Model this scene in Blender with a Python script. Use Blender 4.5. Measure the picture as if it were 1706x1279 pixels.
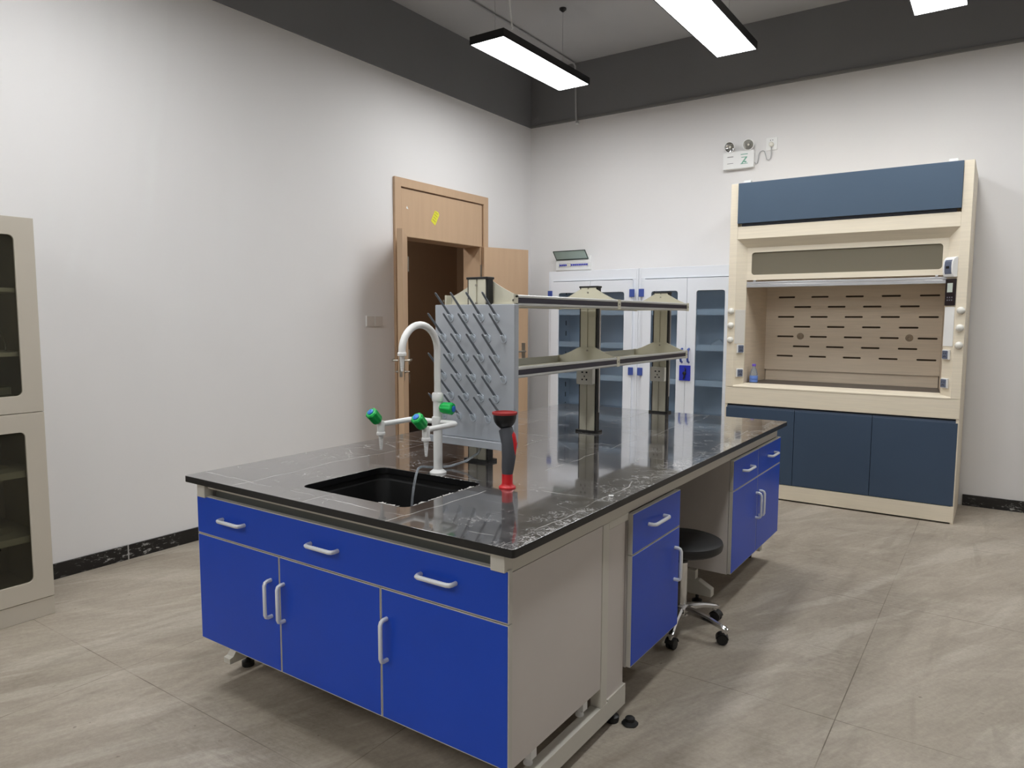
import bpy, bmesh, math, random
from mathutils import Vector, Matrix
from mathutils.geometry import tessellate_polygon
random.seed(7)
for o in list(bpy.data.objects): bpy.data.objects.remove(o, do_unlink=True)
SC = bpy.context.scene
COL = SC.collection
PI = math.pi

# ------------------------------------------------------------------ camera, world, exposure
cam_data = bpy.data.cameras.new('camera')
cam = bpy.data.objects.new('camera', cam_data); COL.objects.link(cam)
PITCH, ROLL, YAW, FPX = 0.0925, 0.0032, 0.6037, 1183.67
fw = Vector((-math.sin(YAW)*math.cos(PITCH), math.cos(YAW)*math.cos(PITCH), -math.sin(PITCH)))
rt = Vector((math.cos(YAW), math.sin(YAW), 0)); up = rt.cross(fw)
r2 = rt*math.cos(ROLL) + up*math.sin(ROLL); u2 = r2.cross(fw)
m = Matrix((r2, u2, -fw)).transposed().to_4x4(); m.translation = Vector((0.9632, -1.4063, 1.3693))
cam.matrix_world = m
cam_data.sensor_fit = 'HORIZONTAL'; cam_data.sensor_width = 36.0; cam_data.lens = 36.0*FPX/1706.0
cam_data.clip_start = 0.02
SC.camera = cam
w = bpy.data.worlds.new('world'); SC.world = w; w.use_nodes = True
w.node_tree.nodes['Background'].inputs[0].default_value = (0.7, 0.75, 0.8, 1)
w.node_tree.nodes['Background'].inputs[1].default_value = 0.3
SC.view_settings.view_transform = 'Standard'
SC.view_settings.look = 'None'
SC.view_settings.exposure = 1.0
SC.view_settings.gamma = 1.0
SC.view_settings.use_curve_mapping = False
LAMP_POWER = 11.0      # emission strength of the lamp diffusers

# ------------------------------------------------------------------ materials
def lin(c):
    return tuple(((v/255)/12.92 if v/255 <= .04045 else ((v/255+.055)/1.055)**2.4) for v in c) + (1,)
MATS = {}
def mat(name, rgb, rough=.5, metal=0, spec=.5, var=0, vscale=3, bump=0, bscale=60, emit=None, coat=0, coat_rough=.1, stretch=(1,1,1)):
    if name in MATS: return MATS[name]
    m = bpy.data.materials.new(name); m.use_nodes = True; MATS[name] = m
    nt = m.node_tree; p = nt.nodes['Principled BSDF']
    p.inputs['Base Color'].default_value = lin(rgb)
    p.inputs['Roughness'].default_value = rough; p.inputs['Metallic'].default_value = metal
    p.inputs['Specular IOR Level'].default_value = spec
    p.inputs['Coat Weight'].default_value = coat; p.inputs['Coat Roughness'].default_value = coat_rough
    tc = nt.nodes.new('ShaderNodeTexCoord'); mp = nt.nodes.new('ShaderNodeMapping')
    mp.inputs['Scale'].default_value = stretch
    nt.links.new(tc.outputs['Object'], mp.inputs['Vector'])
    n = nt.nodes.new('ShaderNodeTexNoise'); n.inputs['Scale'].default_value = vscale; n.inputs['Detail'].default_value = 6
    nt.links.new(mp.outputs[0], n.inputs['Vector'])
    v = var if var else .03
    cr = nt.nodes.new('ShaderNodeValToRGB'); c = lin(rgb)
    cr.color_ramp.elements[0].position = .3; cr.color_ramp.elements[1].position = .7
    cr.color_ramp.elements[0].color = (c[0]*(1-v), c[1]*(1-v), c[2]*(1-v), 1)
    cr.color_ramp.elements[1].color = (min(1,c[0]*(1+v)), min(1,c[1]*(1+v)), min(1,c[2]*(1+v)), 1)
    nt.links.new(n.outputs['Fac'], cr.inputs[0]); nt.links.new(cr.outputs[0], p.inputs['Base Color'])
    if bump:
        n2 = nt.nodes.new('ShaderNodeTexNoise'); n2.inputs['Scale'].default_value = bscale; n2.inputs['Detail'].default_value = 4
        nt.links.new(mp.outputs[0], n2.inputs['Vector'])
        b = nt.nodes.new('ShaderNodeBump'); b.inputs['Strength'].default_value = bump; b.inputs['Distance'].default_value = .002
        nt.links.new(n2.outputs['Fac'], b.inputs['Height']); nt.links.new(b.outputs[0], p.inputs['Normal'])
    if emit:
        p.inputs['Emission Color'].default_value = (.975, .99, 1, 1); p.inputs['Emission Strength'].default_value = emit
    return m
def glass(name, tint, fres=1.45, rough=.02, haze=0, hazec=(128,128,128)):
    m = bpy.data.materials.new(name); m.use_nodes = True; MATS[name] = m; nt = m.node_tree
    for n in list(nt.nodes):
        if n.type != 'OUTPUT_MATERIAL': nt.nodes.remove(n)
    out = [n for n in nt.nodes if n.type == 'OUTPUT_MATERIAL'][0]
    t = nt.nodes.new('ShaderNodeBsdfTransparent'); t.inputs[0].default_value = lin(tint)
    g = nt.nodes.new('ShaderNodeBsdfGlossy'); g.inputs['Roughness'].default_value = rough
    f = nt.nodes.new('ShaderNodeFresnel'); f.inputs['IOR'].default_value = fres
    mx = nt.nodes.new('ShaderNodeMixShader')
    nt.links.new(f.outputs[0], mx.inputs[0]); nt.links.new(t.outputs[0], mx.inputs[1]); nt.links.new(g.outputs[0], mx.inputs[2])
    last = mx
    if haze:
        df = nt.nodes.new('ShaderNodeBsdfDiffuse'); df.inputs[0].default_value = lin(hazec)
        last = nt.nodes.new('ShaderNodeMixShader'); last.inputs[0].default_value = haze
        nt.links.new(mx.outputs[0], last.inputs[1]); nt.links.new(df.outputs[0], last.inputs[2])
    nt.links.new(last.outputs[0], out.inputs[0])
    return m

def math_node(nt, op, a, b=None, c=None):
    n = nt.nodes.new('ShaderNodeMath'); n.operation = op
    for i, v in enumerate((a, b, c)):
        if v is None: continue
        if isinstance(v, (int, float)): n.inputs[i].default_value = v
        else: nt.links.new(v, n.inputs[i])
    return n.outputs[0]
def mixc(nt, fac, a, b, mode='MIX'):
    n = nt.nodes.new('ShaderNodeMix'); n.data_type = 'RGBA'; n.blend_type = mode
    for i, v in ((0, fac), (6, a), (7, b)):
        if isinstance(v, (int, float)): n.inputs[i].default_value = v
        elif isinstance(v, tuple): n.inputs[i].default_value = v
        else: nt.links.new(v, n.inputs[i])
    return n.outputs[2]
def noise(nt, vec, scale, detail=5, rough=.55, dist=0):
    n = nt.nodes.new('ShaderNodeTexNoise'); n.inputs['Scale'].default_value = scale; n.inputs['Detail'].default_value = detail
    n.inputs['Roughness'].default_value = rough; n.inputs['Distortion'].default_value = dist
    nt.links.new(vec, n.inputs['Vector']); return n.outputs['Fac']
def mapping(nt, vec, scale=(1,1,1), rot=(0,0,0), loc=(0,0,0)):
    n = nt.nodes.new('ShaderNodeMapping'); n.inputs['Scale'].default_value = scale
    n.inputs['Rotation'].default_value = rot; n.inputs['Location'].default_value = loc
    nt.links.new(vec, n.inputs['Vector']); return n.outputs[0]
def ramp(nt, fac, p0, p1, c0=(0,0,0,1), c1=(1,1,1,1)):
    n = nt.nodes.new('ShaderNodeValToRGB'); e = n.color_ramp.elements
    e[0].position = p0; e[1].position = p1; e[0].color = c0; e[1].color = c1
    nt.links.new(fac, n.inputs[0]); return n.outputs[0]

def concrete():
    m = bpy.data.materials.new('concrete_floor'); m.use_nodes = True; nt = m.node_tree; p = nt.nodes['Principled BSDF']
    ob = nt.nodes.new('ShaderNodeTexCoord').outputs['Object']
    sp = nt.nodes.new('ShaderNodeSeparateXYZ'); nt.links.new(ob, sp.inputs[0])
    def rotm(rz, sc, loc=(0,0,0)): return mapping(nt, mapping(nt, ob, (1,1,1), (0,0,rz), loc), sc)
    base = ramp(nt, noise(nt, rotm(.44, (1.6,.7,1)), 1.1, 6, .6, .6), .3, .72, lin((166,155,140)), lin((197,186,170)))
    # trowel sweeps: broad crisp-edged smears running a little off the long axis of the room
    s1 = ramp(nt, noise(nt, rotm(.46, (3.4,.55,1)), 1.7, 7, .55, .5), .52, .60)
    s2 = ramp(nt, noise(nt, rotm(.05, (4.2,.8,1), (3,1,0)), 1.5, 7, .55, .8), .56, .63)
    s3 = ramp(nt, noise(nt, rotm(1.0, (3.0,.7,1), (7,2,0)), 1.3, 7, .6, .9), .56, .66)
    base = mixc(nt, math_node(nt, 'MULTIPLY', s1, .40), base, lin((214,205,190)))
    base = mixc(nt, math_node(nt, 'MULTIPLY', s2, .30), base, lin((150,139,124)))
    base = mixc(nt, math_node(nt, 'MULTIPLY', s3, .30), base, lin((212,202,186)))
    fine = ramp(nt, noise(nt, rotm(.44, (6,.9,1)), 7, 9, .72, .6), .3, .75, lin((158,156,154)), lin((240,240,240)))
    base = mixc(nt, .40, base, fine, 'MULTIPLY')
    grit = ramp(nt, noise(nt, ob, 55, 6, .8), .35, .65, lin((205,203,200)), lin((255,255,255)))
    base = mixc(nt, .45, base, grit, 'MULTIPLY')
    # scuffed dirt patches
    d1 = ramp(nt, noise(nt, mapping(nt, ob, (1,1,1), (0,0,0), (3.1,1.7,0)), 1.0, 5, .6, .3), .52, .72)
    d2 = ramp(nt, noise(nt, rotm(1.5, (9,1.6,1)), 7, 8, .8, .8), .44, .60)
    base = mixc(nt, math_node(nt, 'MULTIPLY', math_node(nt, 'MULTIPLY', d1, d2), .60), base, lin((96,87,76)))
    dots = ramp(nt, noise(nt, ob, 26, 2, .5), .74, .77)
    base = mixc(nt, math_node(nt, 'MULTIPLY', dots, .45), base, lin((85,76,66)))
    # saw-cut joints
    def joint(axis, off, per, wd):
        f = math_node(nt, 'DIVIDE', math_node(nt, 'SUBTRACT', sp.outputs[axis], off), per)
        f = math_node(nt, 'ABSOLUTE', math_node(nt, 'SUBTRACT', f, math_node(nt, 'ROUND', f)))
        return math_node(nt, 'LESS_THAN', f, wd/per)
    j = math_node(nt, 'MAXIMUM', joint('X', .56, 1.177, .0018), joint('Y', -.075, 1.212, .0018))
    jn = ramp(nt, noise(nt, ob, 2.3, 3), .40, .6)
    j = math_node(nt, 'MULTIPLY', j, math_node(nt, 'MULTIPLY_ADD', jn, .7, .15))
    base = mixc(nt, j, base, lin((88,78,64)))
    nt.links.new(base, p.inputs['Base Color'])
    r = ramp(nt, noise(nt, ob, 3, 5), .3, .7, (.42,)*3+(1,), (.62,)*3+(1,))
    nt.links.new(r, p.inputs['Roughness']); p.inputs['Specular IOR Level'].default_value = .35
    b = nt.nodes.new('ShaderNodeBump'); b.inputs['Strength'].default_value = .25; b.inputs['Distance'].default_value = .003
    nt.links.new(noise(nt, mapping(nt, ob, (3,1,1), (0,0,-.6)), 14, 6), b.inputs['Height']); nt.links.new(b.outputs[0], p.inputs['Normal'])
    return m
def worktop_mat():
    m = bpy.data.materials.new('worktop_film'); m.use_nodes = True; nt = m.node_tree; p = nt.nodes['Principled BSDF']
    ob = nt.nodes.new('ShaderNodeTexCoord').outputs['Object']
    base = ramp(nt, noise(nt, ob, 3, 4), .3, .7, lin((50,47,47)), lin((72,69,68)))
    # smeary dust on the film
    sm = ramp(nt, noise(nt, mapping(nt, ob, (1,3,1), (0,0,.3)), 5, 7, .65, 1), .40, .80)
    base = mixc(nt, math_node(nt, 'MULTIPLY', sm, .42), base, lin((128,124,122)))
    def crease(scale, rot, wd, dist, loc=(0,0,0), sc=(1,2.2,1)):
        wn = nt.nodes.new('ShaderNodeTexVoronoi'); wn.feature = 'DISTANCE_TO_EDGE'; wn.inputs['Scale'].default_value = scale
        nz = nt.nodes.new('ShaderNodeTexNoise'); nz.inputs['Scale'].default_value = 3.5; nz.inputs['Detail'].default_value = 8; nz.inputs['Roughness'].default_value = .6
        nt.links.new(ob, nz.inputs['Vector'])
        v = nt.nodes.new('ShaderNodeVectorMath'); v.operation = 'MULTIPLY_ADD'
        nt.links.new(nz.outputs['Color'], v.inputs[0]); v.inputs[1].default_value = (dist,)*3
        nt.links.new(mapping(nt, ob, sc, (0,0,rot), loc), v.inputs[2])
        nt.links.new(v.outputs[0], wn.inputs['Vector'])
        return ramp(nt, wn.outputs['Distance'], 0, wd, (1,1,1,1), (0,0,0,1))
    def mask(sc, loc, a, b, d=4): return ramp(nt, noise(nt, mapping(nt, ob, (1,1,1), (0,0,0), loc), sc, d, .65), a, b)
    sp = nt.nodes.new('ShaderNodeSeparateXYZ'); nt.links.new(ob, sp.inputs[0])
    # long straight folds of the film, in both directions
    def fold(axis, off, per, wd, wob, sc, m_loc):
        q = math_node(nt, 'ADD', sp.outputs[axis], math_node(nt, 'MULTIPLY', noise(nt, ob, sc, 4), wob))
        q = math_node(nt, 'DIVIDE', math_node(nt, 'SUBTRACT', q, off), per)
        q = math_node(nt, 'ABSOLUTE', math_node(nt, 'SUBTRACT', q, math_node(nt, 'ROUND', q)))
        return math_node(nt, 'MULTIPLY', ramp(nt, q, 0, wd/per, (1,1,1,1), (0,0,0,1)), mask(3, m_loc, .42, .56))
    f1 = fold('Y', .62, .47, .003, .16, 1.4, (3,0,0)); f2 = fold('X', -.36, .37, .003, .14, 1.7, (0,4,0))
    c1 = math_node(nt, 'MULTIPLY', crease(3.2, .25, .007, .30), mask(2.2, (5,2,0), .44, .62))
    c2 = math_node(nt, 'MULTIPLY', crease(9, -.5, .018, .5, (2,1,0)), mask(2.6, (1,8,0), .56, .66))
    edge = ramp(nt, math_node(nt, 'ADD', sp.outputs['X'], math_node(nt, 'MULTIPLY', noise(nt, ob, 4, 6, .65), .30)), .03, .11)
    c3 = math_node(nt, 'MULTIPLY', math_node(nt, 'MULTIPLY', crease(26, .2, .09, .7, (4,3,0), (1,1.4,1)), edge), mask(12, (0,0,0), .38, .56))
    c4 = math_node(nt, 'MULTIPLY', crease(22, .9, .06, .8, (7,3,0), (1,1.7,1)), mask(4, (9,9,0), .56, .66))
    cr = math_node(nt, 'MAXIMUM', math_node(nt, 'MAXIMUM', math_node(nt, 'MAXIMUM', f1, f2), c1), math_node(nt, 'MAXIMUM', math_node(nt, 'MAXIMUM', c2, c3), c4))
    base = mixc(nt, math_node(nt, 'MULTIPLY', cr, .78), base, lin((222,220,217)))
    nt.links.new(base, p.inputs['Base Color'])
    rr = ramp(nt, noise(nt, mapping(nt, ob, (1,2,1)), 4, 6, .65), .3, .75, (.08,)*3+(1,), (.22,)*3+(1,))
    r3 = mixc(nt, cr, rr, (.55,.55,.55,1)); nt.links.new(r3, p.inputs['Roughness'])
    p.inputs['Specular IOR Level'].default_value = .9
    p.inputs['Coat Weight'].default_value = 1; p.inputs['Coat Roughness'].default_value = .045; p.inputs['Coat IOR'].default_value = 1.75
    b = nt.nodes.new('ShaderNodeBump'); b.inputs['Strength'].default_value = .13; b.inputs['Distance'].default_value = .002
    h = math_node(nt, 'ADD', math_node(nt, 'MULTIPLY', noise(nt, ob, 7, 4), .8), math_node(nt, 'MULTIPLY', cr, .4))
    nt.links.new(h, b.inputs['Height']); nt.links.new(b.outputs[0], p.inputs['Normal'])
    return m
def baseboard_mat():
    m = bpy.data.materials.new('paint_splashed_baseboard'); m.use_nodes = True; nt = m.node_tree; p = nt.nodes['Principled BSDF']
    ob = nt.nodes.new('ShaderNodeTexCoord').outputs['Object']
    s1 = ramp(nt, noise(nt, mapping(nt, ob, (1,1,2.5)), 18, 7, .75, .8), .56, .61)
    s2 = ramp(nt, noise(nt, ob, 2.2, 3), .36, .52)
    f = math_node(nt, 'MULTIPLY', s1, s2)
    sp = nt.nodes.new('ShaderNodeSeparateXYZ'); nt.links.new(ob, sp.inputs[0])
    a = math_node(nt, 'ADD', sp.outputs['X'], sp.outputs['Y'])
    fr = math_node(nt, 'DIVIDE', math_node(nt, 'ADD', a, .06), .6)
    fr = math_node(nt, 'ABSOLUTE', math_node(nt, 'SUBTRACT', fr, math_node(nt, 'ROUND', fr)))
    f = math_node(nt, 'MAXIMUM', f, math_node(nt, 'LESS_THAN', fr, .006))
    nt.links.new(mixc(nt, f, lin((22,20,20)), lin((170,168,165))), p.inputs['Base Color'])
    p.inputs['Roughness'].default_value = .3
    return m

M_WALL = mat('white_wall_paint', (226,224,223), .85, spec=.2, var=.012, vscale=1.2, bump=.05, bscale=40)
M_DARK = mat('dark_grey_paint', (128,128,130), .9, spec=.15, var=.03, vscale=2)
M_CEIL = mat('ceiling_grey_paint', (182,182,183), .9, spec=.15, var=.03, vscale=2)
M_FLOOR = concrete(); M_TOP = worktop_mat(); M_BASE = baseboard_mat()
M_BLUE = mat('cobalt_blue_laminate', (20,72,192), .36, spec=.35, var=.03)
M_GREY = mat('light_grey_laminate', (203,196,190), .5, var=.02)
M_FRAME = mat('warm_white_steel', (205,201,190), .45, var=.02)
M_EDGE = mat('edge_band', (196,192,183), .5)
M_BLK = mat('black_plastic', (16,16,17), .45)
M_BLKM = mat('matt_black', (10,10,11), .7)
M_SINK = mat('black_resin_sink', (8,8,8), .5)
M_HANDLE = mat('satin_aluminium', (222,224,226), .36, metal=.1)
M_CHROME = mat('chrome', (215,215,215), .12, metal=1)
M_ALU = mat('brushed_aluminium', (190,190,192), .3, metal=.8, stretch=(1,1,30), vscale=20)
M_WHITE = mat('white_epoxy', (232,232,230), .3)
M_GREEN = mat('green_plastic', (16,172,78), .35)
M_BLUECAP = mat('blue_cap', (40,110,200), .35)
M_PPGREY = mat('grey_polypropylene', (168,172,178), .42, var=.04, vscale=8)
M_PEG = mat('grey_peg', (108,114,121), .35)
M_RACK = mat('ivory_steel', (205,201,182), .45, var=.02)
M_NAVY = mat('dark_navy_strip', (28,24,42), .4)
M_CREAM = mat('cream_wood_laminate', (226,215,194), .5, var=.045, vscale=6, stretch=(.6,1,14))
M_CREAMD = mat('cream_liner', (222,205,182), .5, var=.05, vscale=6, stretch=(.6,1,14))
M_SLATE = mat('slate_blue_panel', (58,75,96), .42, spec=.4, var=.02)
M_SLATE_UP = mat('slate_blue_fascia', (68,86,105), .42, spec=.4, var=.02)
M_SLATED = mat('slate_dark', (30,36,48), .5)
M_CERAM = mat('grey_brown_worktop', (74,67,63), .35, var=.1)
M_PP = mat('white_polypropylene', (232,236,243), .45, var=.01)
M_PPIN = mat('cabinet_interior_white', (228,234,240), .5)
M_BLUEP = mat('blue_plastic', (62,84,160), .4)
M_BLUEL = mat('royal_blue_lock', (35,50,180), .4)
M_WOOD = mat('beech_door_laminate', (192,162,132), .5, var=.03, vscale=4, stretch=(6,6,.5))
M_WOODD = mat('door_frame_shadow_gap', (112,84,62), .6)
M_STEEL = mat('lock_steel', (165,160,150), .3, metal=.9)
M_YEL = mat('yellow_sticker', (222,218,62), .6)
M_YELD = mat('sticker_print', (186,178,50), .6)
M_CABG = mat('warm_grey_steel', (186,178,164), .5, var=.02)
M_CABI = mat('cabinet_inner_grey', (214,210,200), .6)
M_RED = mat('red_plastic', (200,22,30), .4)
M_DGREY = mat('dark_grey_rubber', (72,74,80), .6, bump=.2, bscale=120)
M_LED = mat('lamp_diffuser', (255,255,255), .5, emit=LAMP_POWER)
M_SOCK = mat('socket_grey', (96,104,124), .4)
M_SOCKW = mat('socket_ivory', (222,219,208), .4)
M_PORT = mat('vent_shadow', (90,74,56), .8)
M_HALL = mat('corridor_brown', (165,134,104), .8, var=.02)
M_TILE = mat('corridor_floor', (40,35,32), .5)
M_CORD = mat('grey_cord', (176,176,176), .5)
M_GMARK = mat('green_print', (120,170,150), .6)
M_PRINT = mat('grey_print', (130,130,130), .6)
M_LCD = mat('lcd_screen', (196,205,196), .25)
M_LENS = mat('reflector', (200,200,200), .08, metal=1)
G_BLUE = glass('blue_tinted_glass', (243,249,254), 1.3, .02, .05, (140,170,200))
G_DARK = glass('smoked_glass', (228,228,218), 1.25, .02, .10, (110,106,96))
G_HOOD = glass('hood_sash_glass', (196,194,180), 1.35, .02, .55, (150,143,126))
G_CLEAR = glass('clear_plastic', (235,240,244), 1.4, .08, .28, (205,210,215))
G_GREEN = glass('green_tinted_lid', (150,175,160), 1.3, .1, .65, (205,222,212))
M_LABEL = mat('pale_blue_label', (115,150,225), .4)
M_CAP = mat('violet_cap', (120,95,205), .4)
M_NAVYTXT = mat('navy_print', (22,34,130), .5)
M_BAG = mat('white_plastic_bag', (225,228,232), .4)

# ------------------------------------------------------------------ mesh helpers
class MB:
    def __init__(s, M=None): s.bm = bmesh.new(); s.M = M or Matrix(); s.th = .62
    def _v(s, co): return s.bm.verts.new(s.M @ Vector(co))
    def box(s, x0, x1, y0, y1, z0, z1):
        v = [s._v((x, y, z)) for x in (x0, x1) for y in (y0, y1) for z in (z0, z1)]
        for f in ((0,1,3,2), (4,6,7,5), (0,4,5,1), (2,3,7,6), (0,2,6,4), (1,5,7,3)): s.bm.faces.new([v[i] for i in f])
        return s
    def rings(s, rings, cap=True):
        R = [[s._v(p) for p in r] for r in rings]; n = len(R[0])
        for a, b in zip(R, R[1:]):
            for i in range(n): s.bm.faces.new((a[i], a[(i+1)%n], b[(i+1)%n], b[i]))
        if cap:
            s.bm.faces.new(R[0][::-1]); s.bm.faces.new(R[-1])
        return s
    def tube(s, pts, r, seg=12, cap=True):
        pts = [Vector(p) for p in pts]; rr = r if isinstance(r, (list, tuple)) else [r]*len(pts)
        rings = []; prev = None
        for i, p in enumerate(pts):
            d = (pts[min(i+1, len(pts)-1)] - pts[max(i-1, 0)]).normalized()
            if prev is None:
                a = Vector((0,0,1)) if abs(d.z) < .9 else Vector((1,0,0))
                u = d.cross(a).normalized()
            else: u = (prev - d*prev.dot(d)).normalized()
            prev = u; v = d.cross(u)
            rings.append([p + (u*math.cos(2*PI*k/seg) + v*math.sin(2*PI*k/seg))*rr[i] for k in range(seg)])
        return s.rings(rings, cap)
    def lathe(s, o, ax, prof, seg=24, fl=0, nfl=8):
        o = Vector(o); d = Vector(ax).normalized(); a = Vector((0,0,1)) if abs(d.z) < .9 else Vector((1,0,0))
        u = d.cross(a).normalized(); v = d.cross(u); rings = []
        for r, h in prof:
            ring = []
            for k in range(seg):
                t = 2*PI*k/seg; q = max(r, 1e-5)*(1 + fl*math.cos(nfl*t))
                ring.append(o + d*h + (u*math.cos(t) + v*math.sin(t))*q)
            rings.append(ring)
        return s.rings(rings)
    def prism(s, loops, f, d0, d1):
        """loops: outer + holes as 2D lists; f(a,b,d) -> 3D point; solid between d0 and d1"""
        flat = [p for l in loops for p in l]
        tris = tessellate_polygon([[Vector((p[0], p[1], 0)) for p in l] for l in loops])
        A = [s._v(f(p[0], p[1], d0)) for p in flat]; B = [s._v(f(p[0], p[1], d1)) for p in flat]
        for t in tris:
            for vs in ([A[i] for i in t], [B[i] for i in reversed(t)]):
                try: s.bm.faces.new(vs)
                except ValueError: pass
        k = 0; s.th = .33
        for l in loops:
            n = len(l)
            for i in range(n):
                a, b = k+i, k+(i+1)%n
                s.bm.faces.new((A[a], A[b], B[b], B[a]))
            k += n
        return s
    def build(s, name, material, parent=None, bevel=0, tri_merge=True):
        bmesh.ops.recalc_face_normals(s.bm, faces=s.bm.faces[:])
        if tri_merge: bmesh.ops.dissolve_limit(s.bm, angle_limit=.001, verts=s.bm.verts[:], edges=s.bm.edges[:], delimit={'NORMAL'}) if len(s.bm.faces) < 4000 and False else None
        off = root_loc(parent)
        if off.length: bmesh.ops.translate(s.bm, verts=s.bm.verts[:], vec=-off)
        for e in s.bm.edges:
            if len(e.link_faces) == 2: e.smooth = e.calc_face_angle(0) < s.th
        for f in s.bm.faces: f.smooth = True
        me = bpy.data.meshes.new(name); s.bm.to_mesh(me); s.bm.free()
        me.materials.append(material)
        o = bpy.data.objects.new(name, me); COL.objects.link(o)
        if parent is not None: o.parent = parent
        if bevel:
            b = o.modifiers.new('bevel', 'BEVEL'); b.width = bevel; b.segments = 2; b.limit_method = 'ANGLE'; b.angle_limit = .6
            b.harden_normals = True
        return o
def root_loc(o):
    v = Vector((0,0,0))
    while o is not None: v = v + o.location; o = o.parent
    return v
def XZ(a, b, d): return (a, d, b)       # drawn in x,z ; extruded along y
def YZ(a, b, d): return (d, a, b)
def XY(a, b, d): return (a, b, d)
def rect(a0, a1, b0, b1): return [(a0,b0), (a1,b0), (a1,b1), (a0,b1)]
def rrect(a0, a1, b0, b1, r, n=5):
    out = []
    for cx, cy, t0 in ((a1-r,b0+r,-90), (a1-r,b1-r,0), (a0+r,b1-r,90), (a0+r,b0+r,180)):
        for k in range(n+1):
            t = math.radians(t0 + 90*k/n); out.append((cx + r*math.cos(t), cy + r*math.sin(t)))
    return out
def box(x0, x1, y0, y1, z0, z1, name, material, parent=None, bevel=0, M=None):
    return MB(M).box(x0, x1, y0, y1, z0, z1).build(name, material, parent, bevel)
def tag(o, label=None, cat=None, group=None, kind=None):
    if label: o['label'] = label
    if cat: o['category'] = cat
    if group: o['group'] = group
    if kind: o['kind'] = kind
    return o
def thing(name, loc, label, cat, group=None):
    o = bpy.data.objects.new(name, None); COL.objects.link(o); o.location = loc; o.empty_display_size = .1
    return tag(o, label, cat, group)
def struct(o): o['kind'] = 'structure'; return o
def copy_part(o, parent, delta):
    c = o.copy(); COL.objects.link(c); c.parent = parent; c.location = o.location + Vector(delta); return c
def handle_bar(p0, p1, out, r=.0055, lift=.028, flat=True):
    """bow handle between two fixing points, standing off in direction out"""
    p0, p1, out = Vector(p0), Vector(p1), Vector(out); d = (p1-p0).normalized(); c = .012
    return [p0, p0+out*(lift-c), p0+out*(lift-c*.3)+d*c*.3, p0+out*lift+d*c, p1+out*lift-d*c, p1+out*(lift-c*.3)-d*c*.3, p1+out*(lift-c), p1]

# ------------------------------------------------------------------ room
XL, YB, XR, YR, ZB, ZC = -3.06, 4.75, 4.6, -5.0, 3.265, 3.80
struct(box(XL-.20, XR+.1, YR-.1, YB+.1, -.1, 0, 'floor', M_FLOOR))
struct(box(XL-2.5, XL-.2005, 1.0, 6.6, -.1, 0, 'floor_corridor', M_TILE))
struct(box(XL-.25, XR+.1, YR-.1, YB+.1, ZC, ZC+.1, 'ceiling', M_CEIL))
struct(MB().prism([[(YR,0), (2.80,0), (2.80,2.44), (3.965,2.44), (3.965,0), (YB+.1,0), (YB+.1,ZB), (YR,ZB)]], YZ, XL-.22, XL).build('wall_left', M_WALL))
struct(box(XL, XR, YB, YB+.1, 0, ZB, 'wall_back', M_WALL))
struct(box(XR, XR+.1, YR-.1, YB+.1, 0, ZC, 'wall_right', M_WALL))
struct(box(XL, XR, YR-.1, YR, 0, ZC, 'wall_rear', M_WALL))
# dark-painted upper band with its thin ledge
struct(box(XL-.22, XL+.012, YR, YB+.1, ZB, ZC, 'trim_1', M_DARK))
struct(box(XL+.012, XR, YB-.012, YB+.1, ZB, ZC, 'trim_2', M_DARK))
struct(box(XL+.012, XR, YB-.022, YB-.012, ZB, ZB+.022, 'trim_3', mat('ledge_grey', (120,119,118), .7), bevel=.004))
struct(box(XL, XL+.011, YR, 2.755, 0, .082, 'baseboard_left', M_BASE))
struct(box(XL, XL+.011, 4.0, YB, 0, .082, 'baseboard_left_2', M_BASE))
struct(box(XL+.012, -2.60, YB-.011, YB, 0, .082, 'baseboard_back', M_BASE))
struct(box(.78, XR, YB-.011, YB, 0, .082, 'baseboard_back_2', M_BASE))
# corridor seen through the door
struct(box(XL-2.4, XL-2.3, 1.2, 6.5, 0, 2.9, 'wall_corridor', M_HALL))
struct(box(XL-2.4, XL-.22, 6.4, 6.5, 0, 2.9, 'wall_corridor_end', M_HALL))
struct(box(XL-2.4, XL-.22, 1.1, 1.2, 0, 2.9, 'wall_corridor_front', M_HALL))
struct(box(XL-2.4, XL-.22, 1.1, 6.5, 2.9, 3.0, 'ceiling_corridor', M_HALL))
struct(box(XL-.3, XL-.22, YB+.1, 6.5, 0, 2.9, 'wall_corridor_side', M_HALL))

cl = thing('corridor_fill_light', (XL-1.3, 3.2, 2.86), 'added unseen round fill light that brightens the dark corridor behind the door', 'ceiling light')  # unseen light, added only to brighten the corridor behind the doorway
MB().lathe((XL-1.3, 3.2, 2.9), (0,0,-1), [(.15,0), (.15,.03), (.13,.045), (0,.045)], 24).build('fill_light_disc', mat('corridor_fill_glow', (250,250,250), .5, emit=44), cl)
# ------------------------------------------------------------------ door
X0 = XL
fr = struct(MB().prism([[(2.763,0), (2.879,0), (2.879,2.02), (3.894,2.02), (3.894,0), (3.998,0), (3.998,2.475), (2.763,2.475)]], YZ, XL-.19, XL+.004).build('door_1', M_WOOD))
dr = fr
MB().prism([[(2.763,0), (2.835,0), (2.835,2.408), (3.930,2.408), (3.930,0), (3.998,0), (3.998,2.478), (2.763,2.478)]], YZ, XL+.004, XL+.024).build('door_casing', M_WOOD, dr, .003)
MB().prism([[(2.845,2.0215), (3.915,2.0215), (3.915,2.398), (2.845,2.398)]], YZ, XL+.003, XL+.012).build('transom_panel', M_WOOD, dr, .003)
box(XL+.004, XL+.0065, 2.838, 3.928, 2.398, 2.407, 'shadow_gap', M_WOODD, dr)
box(XL+.004, XL+.0065, 3.917, 3.928, 2.03, 2.398, 'shadow_gap', M_WOODD, dr)
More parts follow.
